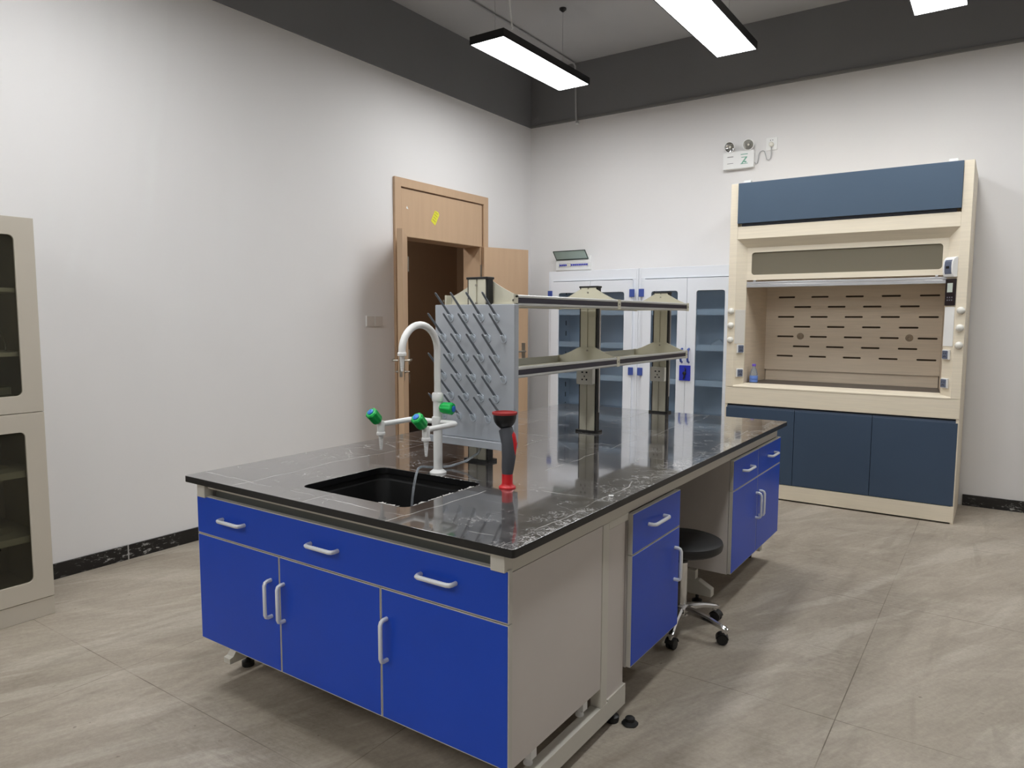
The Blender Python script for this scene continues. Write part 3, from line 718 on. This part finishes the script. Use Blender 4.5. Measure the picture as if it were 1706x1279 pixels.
MB().lathe((gx-.009, gy, .996), (0,0,1), [(.0155,0), (.0155,.006), (0,.006)], 20).build('red_ring', M_RED, gn)

# ------------------------------------------------------------------ fume hood
HX0, HX1, HY, HT = -.805, .755, 4.10, 2.389
hd = thing('fume_hood', (-.025, 4.42, 0), 'tall cream and slate blue fume hood against the back wall', 'fume hood')
HB = 4.74
MB().box(HX0, HX0+.018, HY+.002, HB, 0, HT).box(HX1-.018, HX1, HY+.002, HB, 0, HT).box(HX0+.018, HX1-.018, HB-.018, HB, 0, HT).box(HX0+.018, HX1-.018, HY+.10, HB-.018, HT-.03, HT-.012).build('side_panels', M_CREAM, hd)
box(HX0+.0185, HX1-.0185, HY+.03, HY+.04, 0, .012, 'plinth_gap_shade', M_BLKM, hd)  # black strip that paints the shade in the gap under the plinth
box(HX0+.001, HX1-.001, HY+.0, HY+.018, .011, .120, 'plinth', M_CREAM, hd, .002)
box(HX0+.001, HX1-.001, HY-.002, HY+.018, .7115, .842, 'apron', M_CREAM, hd, .002)
box(HX0+.014, HX1-.014, HY+.02, HY+.05, .10, .7115, 'handle_recess', M_SLATED, hd)
xs = (HX0+.010, -.282, .239, HX1-.005)
for i in range(3):
    d = box(xs[i]+.0015, xs[i+1]-.0015, HY-.001, HY+.018, .124, .684, 'door', M_SLATE, hd, .0015)
    box(xs[i]+.0015, xs[i+1]-.0015, HY+.004, HY+.016, .6845, .698, 'finger_pull', mat('slate_pull_profile', (84,98,120), .35, metal=.3), d)
for x0, x1 in ((HX0, HX0+.058), (HX1-.058, HX1)):
    box(x0, x1, HY, HY+.018, .845, HT, 'front_stile', M_CREAM, hd, .002)
IX0, IX1, IY = -.685, .635, 4.162     # opening edges at depth IY
# chamfered side posts
for s, xo, xi in ((-1, HX0+.058, IX0), (1, HX1-.058, IX1)):
    MB().prism([[(xo, HY+.002), (xi, IY), (xi-s*-.0, IY+.018), (xo+s*.012, IY+.018), (xo+s*.012, HY+.018), (xo, HY+.018)]], XY, .8425, 1.985).build('side_post', M_CREAM, hd)
# header: flat strip + sloping soffit
box(HX0+.058, HX1-.058, HY+.001, HY+.018, 1.972, 2.066, 'header', M_CREAM, hd, .002)
MB().prism([[(HY+.002,1.972), (HY+.018,1.990), (IY+.014,1.935), (IY,1.909)]], YZ, HX0+.060, HX1-.060).build('soffit', M_CREAM, hd)
box(HX0+.085, HX1-.085, HY+.006, HY+.018, 2.0665, 2.088, 'fascia_base', M_SLATED, hd)
box(HX0+.0585, HX1-.0585, HY-.016, HY+.004, 2.088, HT-.001, 'fascia', M_SLATE_UP, hd, .002)
for x in (-.69, .635): box(x-.026, x+.026, HY+.012, HY+.05, HT-.012, HT+.020, 'top_tab', M_WHITE, hd, .002)
# upper viewing window
MB().prism([rect(IX0, IX1, 1.664, 1.912), rrect(-.652, .603, 1.704, 1.873, .022, 5)], XZ, IY, IY+.014).build('window_frame', M_CREAM, hd)
box(-.655, .606, IY+.008, IY+.012, 1.701, 1.876, 'window_glass', G_HOOD, hd)
MB().box(IX0+.002, IX1-.002, IY-.003, IY+.012, 1.634, 1.652).box(IX0+.002, IX1-.002, IY-.008, IY+.012, 1.608, 1.632).box(IX0+.05, IX0+.07, IY-.004, IY+.01, 1.652, 1.664).box(IX1-.07, IX1-.05, IY-.004, IY+.01, 1.652, 1.664).build('sash_rail', M_ALU, hd, .002)
# sill
MB().prism([[(HY-.004,.8425), (HY-.004,.850), (HY+.005,.856), (IY+.02,.872), (4.190,.873), (4.190,.8425)]], YZ, HX0+.058, HX1-.058).build('sill', M_CREAM, hd)
MB().box(HX0+.030, HX1-.030, 4.1905, 4.62, .842, .8695).build('work_surface', M_CERAM, hd)
# inner liner
for s, xi in ((-1, IX0), (1, IX1)):
    MB().prism([[(xi, IY+.018), (xi-s*.04, 4.62), (xi-s*.028, 4.62), (xi+s*.012, IY+.018)]], XY, .8705, 1.94).build('side_liner', M_CREAMD, hd)
box(HX0+.02, HX1-.02, IY+.02, 4.715, 1.945, 1.955, 'inner_ceiling', M_CREAMD, hd)
holes = []
for r in range(7):
    z = 1.543 - .0785*r
    cs = (-.490, -.2405, .009, .259, .509) if r % 2 == 0 else (-.366, -.116, .134, .384)
    for cx in cs: holes.append(rrect(cx-.064, cx+.064, z-.0068, z+.0068, .0066, 3))
MB().prism([rect(IX0+.030, IX1-.030, .957, 1.92)] + holes, XZ, 4.60, 4.610).build('baffle', M_CREAMD, hd)
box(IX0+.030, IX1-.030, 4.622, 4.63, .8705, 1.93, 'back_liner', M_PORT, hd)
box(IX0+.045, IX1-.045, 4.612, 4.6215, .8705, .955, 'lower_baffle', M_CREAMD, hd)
for cx in (-.374, .392):
    MB().lathe((cx, 4.60, 1.232), (0,-1,0), [(.026,0), (.026,.004), (.020,.010), (.010,.013), (.008,.008), (0,.008)], 24).build('service_port', mat('port_beige', (168,150,128), .5), hd)
for x, zs in ((.727, (1.428, 1.314, 1.200)), (-.778, (1.428, 1.318, 1.206))):
    for z in zs: MB().lathe((x, HY, z), (0,-1,0), [(.024,0), (.024,.005), (.021,.014), (.014,.021), (.005,.024), (0,.024)], 24).build('service_knob', mat('ivory_knob', (224,222,214), .35), hd)
# things on the chamfers: local frame (u along chamfer outwards->inwards, v outward normal)
def cham(side):
    if side > 0: P = Vector((.697, 4.102, 0)); u = Vector((IX1-.697, IY-4.102, 0)).normalized(); n = Vector((-.70, -.714, 0))
    else: P = Vector((-.747, 4.102, 0)); u = Vector((IX0+.747, IY-4.102, 0)).normalized(); n = Vector((.70, -.714, 0))
    n = (n - u*n.dot(u)).normalized()
    return Matrix(((u.x, n.x, 0, P.x), (u.y, n.y, 0, P.y), (0, 0, 1, 0), (0, 0, 0, 1)))
MR, ML = cham(1), cham(-1)
def sock(M, z, u0=.020, parent=hd):
    b = MB(M).box(u0, u0+.054, .0, .016, z-.033, z+.033).build('socket', M_WHITE, parent, .003)
    MB(M).prism([rrect(u0+.006, u0+.048, z-.027, z+.027, .004, 2)], lambda a, b_, d: (a, d, b_), .016, .021).build('socket_cover', M_SOCK, b, .001)
    mb = MB(M)
    for du, dz in ((.019,.009), (.035,.009), (.027,-.009), (.019,-.012), (.035,-.012)): mb.box(u0+du-.0022, u0+du+.0022, .0208, .0216, z+dz-.005, z+dz+.004)
    mb.build('socket_holes', M_BLK, b)
sock(MR, 1.136); sock(MR, .945); sock(ML, 1.138); sock(ML, .952)
MB(MR).box(.006, .086, .0, .004, 1.192, 1.452).build('side_hatch', M_WHITE, hd, .001)
MB(ML).box(.000, .082, .0, .004, 1.178, 1.438).build('side_hatch', mat('pale_hatch', (216,212,204), .45), hd, .001)
dsp = MB(MR).box(.004, .084, .0, .012, 1.461, 1.636).build('control_panel', mat('control_black', (26,18,26), .3), hd, .002)
MB(MR).box(.022, .066, .012, .0128, 1.548, 1.608).build('display', M_LCD, dsp)
mb = MB(MR)
for i in range(3):
    for j in range(2): mb.box(.020+.018*i, .028+.018*i, .012, .0134, 1.492+.018*j, 1.500+.018*j)
mb.build('buttons', mat('button_grey', (120,120,130), .4), dsp)
pr = [(0,1.647), (0,1.778), (.012,1.778), (.030,1.765), (.038,1.745), (.040,1.715), (.038,1.68), (.032,1.660), (.026,1.647)]
bb = MB(MR).prism([pr], lambda a, b_, d: (d, a, b_), .002, .086).build('breaker_enclosure', M_WHITE, hd, .002)
pr2 = [(.030,1.762), (.0385,1.745), (.0405,1.715), (.0385,1.68), (.0335,1.666), (.028,1.68), (.028,1.75)]
MB(MR).prism([pr2], lambda a, b_, d: (d, a+.0008, b_), .014, .070).build('breaker_window', M_SOCK, bb)
MB(MR).box(.030, .054, .0405, .0445, 1.702, 1.718).build('breaker_lever', M_BLK, bb)

# water bottle inside the hood
bx, by, bz = -.628, 4.235, .8700
bt = thing('water_bottle', (bx, by, bz), 'small clear plastic water bottle with violet cap on the fume hood sill', 'bottle')
MB().lathe((bx, by, bz), (0,0,1), [(0,.002), (.028,0), (.031,.004), (.031,.058), (.029,.062), (.031,.068), (.028,.080), (.022,.100), (.013,.120), (.0115,.128), (.0115,.134), (0,.134)], 28).build('bottle_body', G_CLEAR, bt)
MB().lathe((bx, by, bz), (0,0,1), [(.014,.131), (.0145,.133), (.0145,.147), (.013,.149), (0,.149)], 20).build('cap', M_CAP, bt)
lb = MB().lathe((bx, by, bz), (0,0,1), [(.0313,.008), (.0316,.010), (.0316,.055), (.0313,.057)], 28)
lb = lb.build('label_sleeve', M_LABEL, bt)
tcu = bpy.data.curves.new('brand_text', 'FONT'); tcu.body = "C'estbon"; tcu.size = .019; tcu.align_x = 'CENTER'; tcu.resolution_u = 3
tob = bpy.data.objects.new('tmp_text', tcu); COL.objects.link(tob); bpy.context.view_layer.update()
tme = bpy.data.meshes.new_from_object(tob.evaluated_get(bpy.context.evaluated_depsgraph_get())); bpy.data.objects.remove(tob)
fa = math.atan2(-1.4063-by, .9632-bx)
for v in tme.vertices:
    t = fa + v.co.x/.032; r_ = .0322
    v.co = Vector((bx + r_*math.cos(t), by + r_*math.sin(t), bz + .026 + v.co.y)) - Vector((bx, by, bz))
tme.materials.append(M_NAVYTXT); to = bpy.data.objects.new('label_print', tme); COL.objects.link(to); to.parent = lb

# ------------------------------------------------------------------ white storage cabinets
def storage(x0, x1, doors, label, hinges, lock=False):
    t = thing('storage_cabinet', ((x0+x1)/2, 4.55, 0), label, 'cabinet', 'white glass-door cabinets on the back wall')
    y0, y1, top = 4.352, 4.735, 1.803
    MB().box(x0, x0+.02, y0, y1, 0, top).box(x1-.02, x1, y0, y1, 0, top).box(x0+.02, doors[0][0]+.012, y0, y0+.02, .08, 1.712).box(doors[1][1]-.012, x1-.02, y0, y0+.02, .08, 1.712).box(x0+.02, x1-.02, y1-.012, y1, 0, top).box(x0+.02, x1-.02, y0, y1-.012, 0, .08).box(x0+.02, x1-.02, y0, y1-.012, 1.712, top).build('cabinet_body', M_PP, t, .002)
    for z in (1.405, 1.110, .815, .520, .230):
        MB().box(x0+.022, x1-.022, y0+.022, y1-.014, z+.003, z+.015).box(doors[0][0]+.014, doors[1][1]-.014, y0+.0015, y0+.007, z-.006, z+.044).box(doors[0][0]+.014, doors[1][1]-.014, y0+.007, y0+.022, z+.003, z+.015).build('shelf', M_PPIN, t)
    mb = MB()
    for z in [i*.1+.2 for i in range(15)]: mb.box(x0+.0205, x0+.0225, y1-.10, y1-.085, z, z+.045)
    mb.build('shelf_track', M_BLK, t)
    for i, (a, b) in enumerate(doors):
        d = MB().prism([rect(a+.0015, b-.0015, .085, 1.706), rrect(a+.081, b-.081, .17, 1.602, .022, 5)], XZ, y0-.020, y0-.001).build('door', M_PP, t, .0015)
        box(a+.079, b-.079, y0-.011, y0-.007, .168, 1.604, 'door_glass', G_BLUE, d)
        hx = b-.030 if i == 0 else a+.030
        if lock or True:
            MB().tube([(hx, y0-.020, 1.005), (hx, y0-.045, 1.012), (hx, y0-.052, 1.03), (hx, y0-.052, 1.09), (hx, y0-.045, 1.108), (hx, y0-.020, 1.118)], .009, 10).build('door_handle', M_BLUEP, d)
        for z in (1.590, .907, .22):
            hxx = a-.008 if i == 0 else b-.004
            MB().prism([rrect(hxx-.023, hxx+.023, z-.034, z+.034, .003, 2)], XZ, y0-.030, y0-.0205).build('hinge', M_BLUEP, d, .002)
    if lock:
        xm = doors[0][1]
        lk = MB().prism([rrect(xm-.048, xm+.048, .850, .978, .004, 2)], XZ, y0-.032, y0-.0205).build('lock_plate', M_BLUEL, t, .002)
        MB().lathe((xm, y0-.032, .912), (0,-1,0), [(.016,0), (.016,.004), (.006,.008), (0,.008)], 16).build('lock_barrel', M_BLK, lk)
        MB().tube([(xm+.006, y0-.034, .930), (xm+.012, y0-.040, .945), (xm+.002, y0-.036, .957)], .005, 8).build('key', M_BLK, lk)
        MB().tube([(xm, y0-.040, .908), (xm+.004, y0-.046, .885), (xm-.004, y0-.046, .862)], .006, 8).build('key', M_BLK, lk)
    return t
storage(-2.588, -1.6735, ((-2.551, -2.137), (-2.137, -1.719)), 'white glass-door storage cabinet left of its twin, under the breaker box', 0)
storage(-1.6715, -.812, ((-1.626, -1.225), (-1.225, -.824)), 'white glass-door storage cabinet with blue lock plate, touching the fume hood', 0, True)
# crumpled bag on a shelf
bgm = MB()
rg = []
for k in range(7):
    t = k/6; rr_ = (.012, .06, .075, .066, .045, .025, .004)[k]
    rg.append([(-1.0 + rr_*1.0*math.cos(a_)*(1+.12*math.sin(3*a_+k)), 4.52 + rr_*.8*math.sin(a_)*(1+.1*math.cos(4*a_+k)), 1.1265 + .07*t + .004*math.sin(5*a_)*(t*(1-t))*4) for a_ in [2*PI*i/20 for i in range(20)]])
bg = bgm.rings(rg).build('plastic_bag', M_BAG)
tag(bg, 'crumpled white plastic bag on a shelf inside the locked white cabinet', 'bag')

# ------------------------------------------------------------------ warm grey glass cabinet at the left
gx0, gx1, gy0, gy1 = -3.045, -2.585, -.885, .016
gc = thing('glassware_cabinet', (-2.8, -.43, 0), 'warm grey metal cabinet with smoked glass doors at the left edge', 'cabinet')
MB().box(gx0, gx1-.022, gy0, gy0+.018, 0, 1.80).box(gx0, gx1-.022, gy1-.018, gy1, 0, 1.80).box(gx0, gx0+.01, gy0+.018, gy1-.018, 0, 1.80).box(gx0+.01, gx1-.022, gy0+.018, gy1-.018, 1.78, 1.80).box(gx0+.01, gx1-.022, gy0+.018, gy1-.018, .085, .105).box(gx0+.01, gx1-.022, gy0+.018, gy1-.018, .933, .953).box(gx1-.03, gx1-.004, gy0+.018, gy1, 0.0, .086).build('cabinet_body', M_CABG, gc, .002)
ymid = (gy0+gy1)/2
for a, b in ((gy0+.001, ymid-.001), (ymid+.001, gy1-.0005)):
    for z0, z1, w0, w1 in ((.9445, 1.7995, 1.021, 1.721), (.088, .9415, .176, .859)):
        d = MB().prism([rect(a, b, z0, z1), rrect(a+.080, b-.080, w0, w1, .022, 5)], YZ, gx1-.020, gx1).build('door', M_CABG, gc, .0015)
        box(gx1-.012, gx1-.008, a+.078, b-.078, w0-.002, w1+.002, 'door_glass', G_DARK, d)
for z in (1.476, 1.194): box(gx0+.011, gx1-.04, gy0+.019, gy1-.019, z, z+.018, 'shelf', M_CABI, gc, .001)
for z in (.650, .350):
    hl = [[(cx + .07*math.cos(2*PI*k/20), cy + .07*math.sin(2*PI*k/20)) for k in range(20)] for cx in (-2.80,) for cy in (-.75, -.55, -.31, -.13)]
    MB().prism([rect(gx0+.011, gx1-.04, gy0+.019, gy1-.019)] + hl, XY, z, z+.03).build('perforated_shelf', M_CABI, gc)
mb = MB()
for z in [i*.045+.22 for i in range(14)]: mb.box(gx0+.010, gx0+.0108, gy1-.058, gy1-.046, z, z+.014)
mb.build('shelf_track', M_BLKM, gc)
# tubing and trays kept in it
tb = MB().tube([(-2.72 + 0*k, -.20 + .13*math.cos(PI*k/14), 1.2165 + .17*math.sin(PI*k/14)) for k in range(15)], .004, 8).build('tubing_loop', mat('grey_tubing', (120,120,108), .4))
tag(tb, 'arched grey tube standing on the middle shelf of the left glass cabinet', 'tube')
for k, z in enumerate((.9535, .9885, 1.0235)):
    o = MB().prism([rrect(-2.97, -2.66, -.42, -.055-.01*k, .02, 3), rrect(-2.962, -2.668, -.412, -.063-.01*k, .015, 3)], XY, z, z+.032).build('tray', mat('grey_tray', (140,140,128), .4))
    MB().prism([rrect(-2.965, -2.665, -.415, -.060-.01*k, .015, 3)], XY, z+.001, z+.004).build('tray_base', MATS['grey_tray'], o)
    tag(o, ('grey tray at the bottom of the stack in the left cabinet', 'grey tray in the middle of the stack in the left cabinet', 'grey tray on top of the stack in the left cabinet')[k], 'tray', 'stacked grey trays in the left cabinet')

# ------------------------------------------------------------------ switch, breaker box, emergency light
sw = thing('light_switch', (XL, 2.54, 1.34), 'two-gang white light switch on the wall left of the door', 'light switch')
MB(Matrix.Translation((XL, 2.54, 1.342))).prism([rrect(-.088, .088, -.043, .043, .006, 3)], YZ, 0, .008).build('switch_plate', M_WHITE, sw, .002)
for y in (2.496, 2.584):
    MB().prism([rrect(y-.040, y+.040, 1.304, 1.380, .003, 2)], YZ, XL+.008, XL+.0115).build('rocker', mat('rocker_grey', (208,203,198), .4), sw, .001)

bk = thing('breaker_box', (-2.53, YB, 1.85), 'wall breaker box with its green tinted lid open, above the white cabinets', 'breaker box')
MB().prism([rect(-2.735, -2.352, 1.838, 1.975), rect(-2.700, -2.372, 1.868, 1.908)], XZ, YB-.030, YB).build('box_frame', M_WHITE, bk, .002)
box(-2.70, -2.372, YB-.012, YB, 1.868, 1.908, 'box_back', mat('box_inner', (190,190,190), .5), bk)
b0 = None
for k in range(15):
    if k in (4, 5): continue
    x = -2.692 + k*.0212
    if b0 is None:
        q = MB().box(x, x+.0195, YB-.030, YB-.012, 1.869, 1.907).build('breaker', M_WHITE, bk, .001)
        lv = MB().box(x+.003, x+.0165, YB-.038, YB-.030, 1.881, 1.897).build('breaker_lever', mat('breaker_blue', (50,60,175), .4), q)
        b0 = (q, lv, x)
    else:
        q = b0[0].copy(); COL.objects.link(q); q.parent = bk; q.location.x += x-b0[2]
        lv = b0[1].copy(); COL.objects.link(lv); lv.parent = q
box(-2.608, -2.568, YB-.032, YB-.012, 1.869, 1.907, 'blank_plate', M_SOCKW, bk)
Ml = Matrix.Translation((0, YB-.032, 1.944)) @ Matrix.Rotation(math.radians(42), 4, 'X')
lid = MB(Ml).box(-2.722, -2.372, -.005, -.001, 0, .104).build('lid', G_GREEN, bk)
MB(Ml).prism([rect(-2.726, -2.368, -.002, .106), rect(-2.720, -2.374, .008, .102)], XZ, -.0075, .0005).build('lid_rim', mat('lid_rim_dark', (46,58,52), .4), lid)

em = thing('emergency_light', (-.94, YB, 2.63), 'white twin-head emergency light on the back wall above the fume hood', 'emergency light')
MB().prism([rrect(-1.078, -.822, 2.628, 2.768, .006, 3)], XZ, YB-.045, YB).build('housing', M_WHITE, em, .003)
yf_ = YB-.0455
MB().box(-1.042, -.992, yf_-.0006, yf_+.0005, 2.725, 2.731).box(-1.042, -.992, yf_-.0006, yf_+.0005, 2.672, 2.676).build('print', M_PRINT, em)
mb = MB().box(-.930, -.872, yf_-.0006, yf_+.0005, 2.736, 2.742)
mb.box(-.924, -.876, yf_-.0006, yf_+.0005, 2.712, 2.718).box(-.930, -.870, yf_-.0006, yf_+.0005, 2.660, 2.665)
mb.prism([[(-.926,2.665), (-.912,2.665), (-.876,2.712), (-.890,2.712)]], XZ, yf_-.0006, yf_+.0005)
mb.prism([[(-.905,2.675), (-.885,2.668), (-.878,2.678), (-.894,2.684)]], XZ, yf_-.0006, yf_+.0005).build('green_symbol', M_GMARK, em)
for x, tilt in ((-1.022, (-.12,-1,-.30)), (-.868, (.10,-1,-.25))):
    o = Vector((x, YB-.045, 2.812)); ax = Vector(tilt).normalized()
    MB().tube([(x, YB-.03, 2.765), (x, YB-.03, 2.785)], .009, 12).build('neck', M_WHITE, em)
    h = MB().lathe(o, ax, [(0,-.035), (.018,-.032), (.036,-.010), (.045,.008), (.047,.014), (.045,.018), (.041,.018), (.040,.012), (.030,-.004), (0,-.022)], 32).build('lamp_head', M_WHITE, em)
    MB().lathe(o, ax, [(0,-.0235), (.030,-.0055), (.0405,.013), (.0395,.015), (.034,.006), (.022,-.006), (.010,-.013), (0,-.014)], 32).build('reflector', M_LENS, h)
    MB().lathe(o, ax, [(0,-.010), (.008,-.008), (.009,.004), (0,.008)], 16).build('bulb', M_SOCKW, h)
cordpts = [(-.822, YB-.012, 2.668), (-.812, YB-.012, 2.655), (-.800, YB-.012, 2.660), (-.794, YB-.012, 2.69), (-.790, YB-.012, 2.725), (-.780, YB-.012, 2.748), (-.762, YB-.012, 2.756), (-.744, YB-.012, 2.748), (-.735, YB-.012, 2.715), (-.726, YB-.012, 2.683), (-.708, YB-.012, 2.673), (-.694, YB-.012, 2.688), (-.689, YB-.014, 2.72), (-.689, YB-.022, 2.775)]
MB().tube(cordpts, .0042, 8).build('power_cord', M_CORD, em)
MB().lathe((-.690, YB-.0125, 2.796), (0,-1,0), [(.019,0), (.019,.016), (.013,.022), (0,.022)], 20).build('plug', M_SOCKW, em)
ws = thing('wall_socket', (-.69, YB, 2.80), 'small white wall socket beside the emergency light, with its plug in', 'socket')
MB().prism([rrect(-.735, -.645, 2.752, 2.852, .004, 2)], XZ, YB-.010, YB).build('socket_plate', M_WHITE, ws, .002)
MB().box(-.703, -.697, YB-.0112, YB-.0099, 2.828, 2.834).box(-.685, -.679, YB-.0112, YB-.0099, 2.828, 2.834).build('socket_holes', M_BLK, ws)
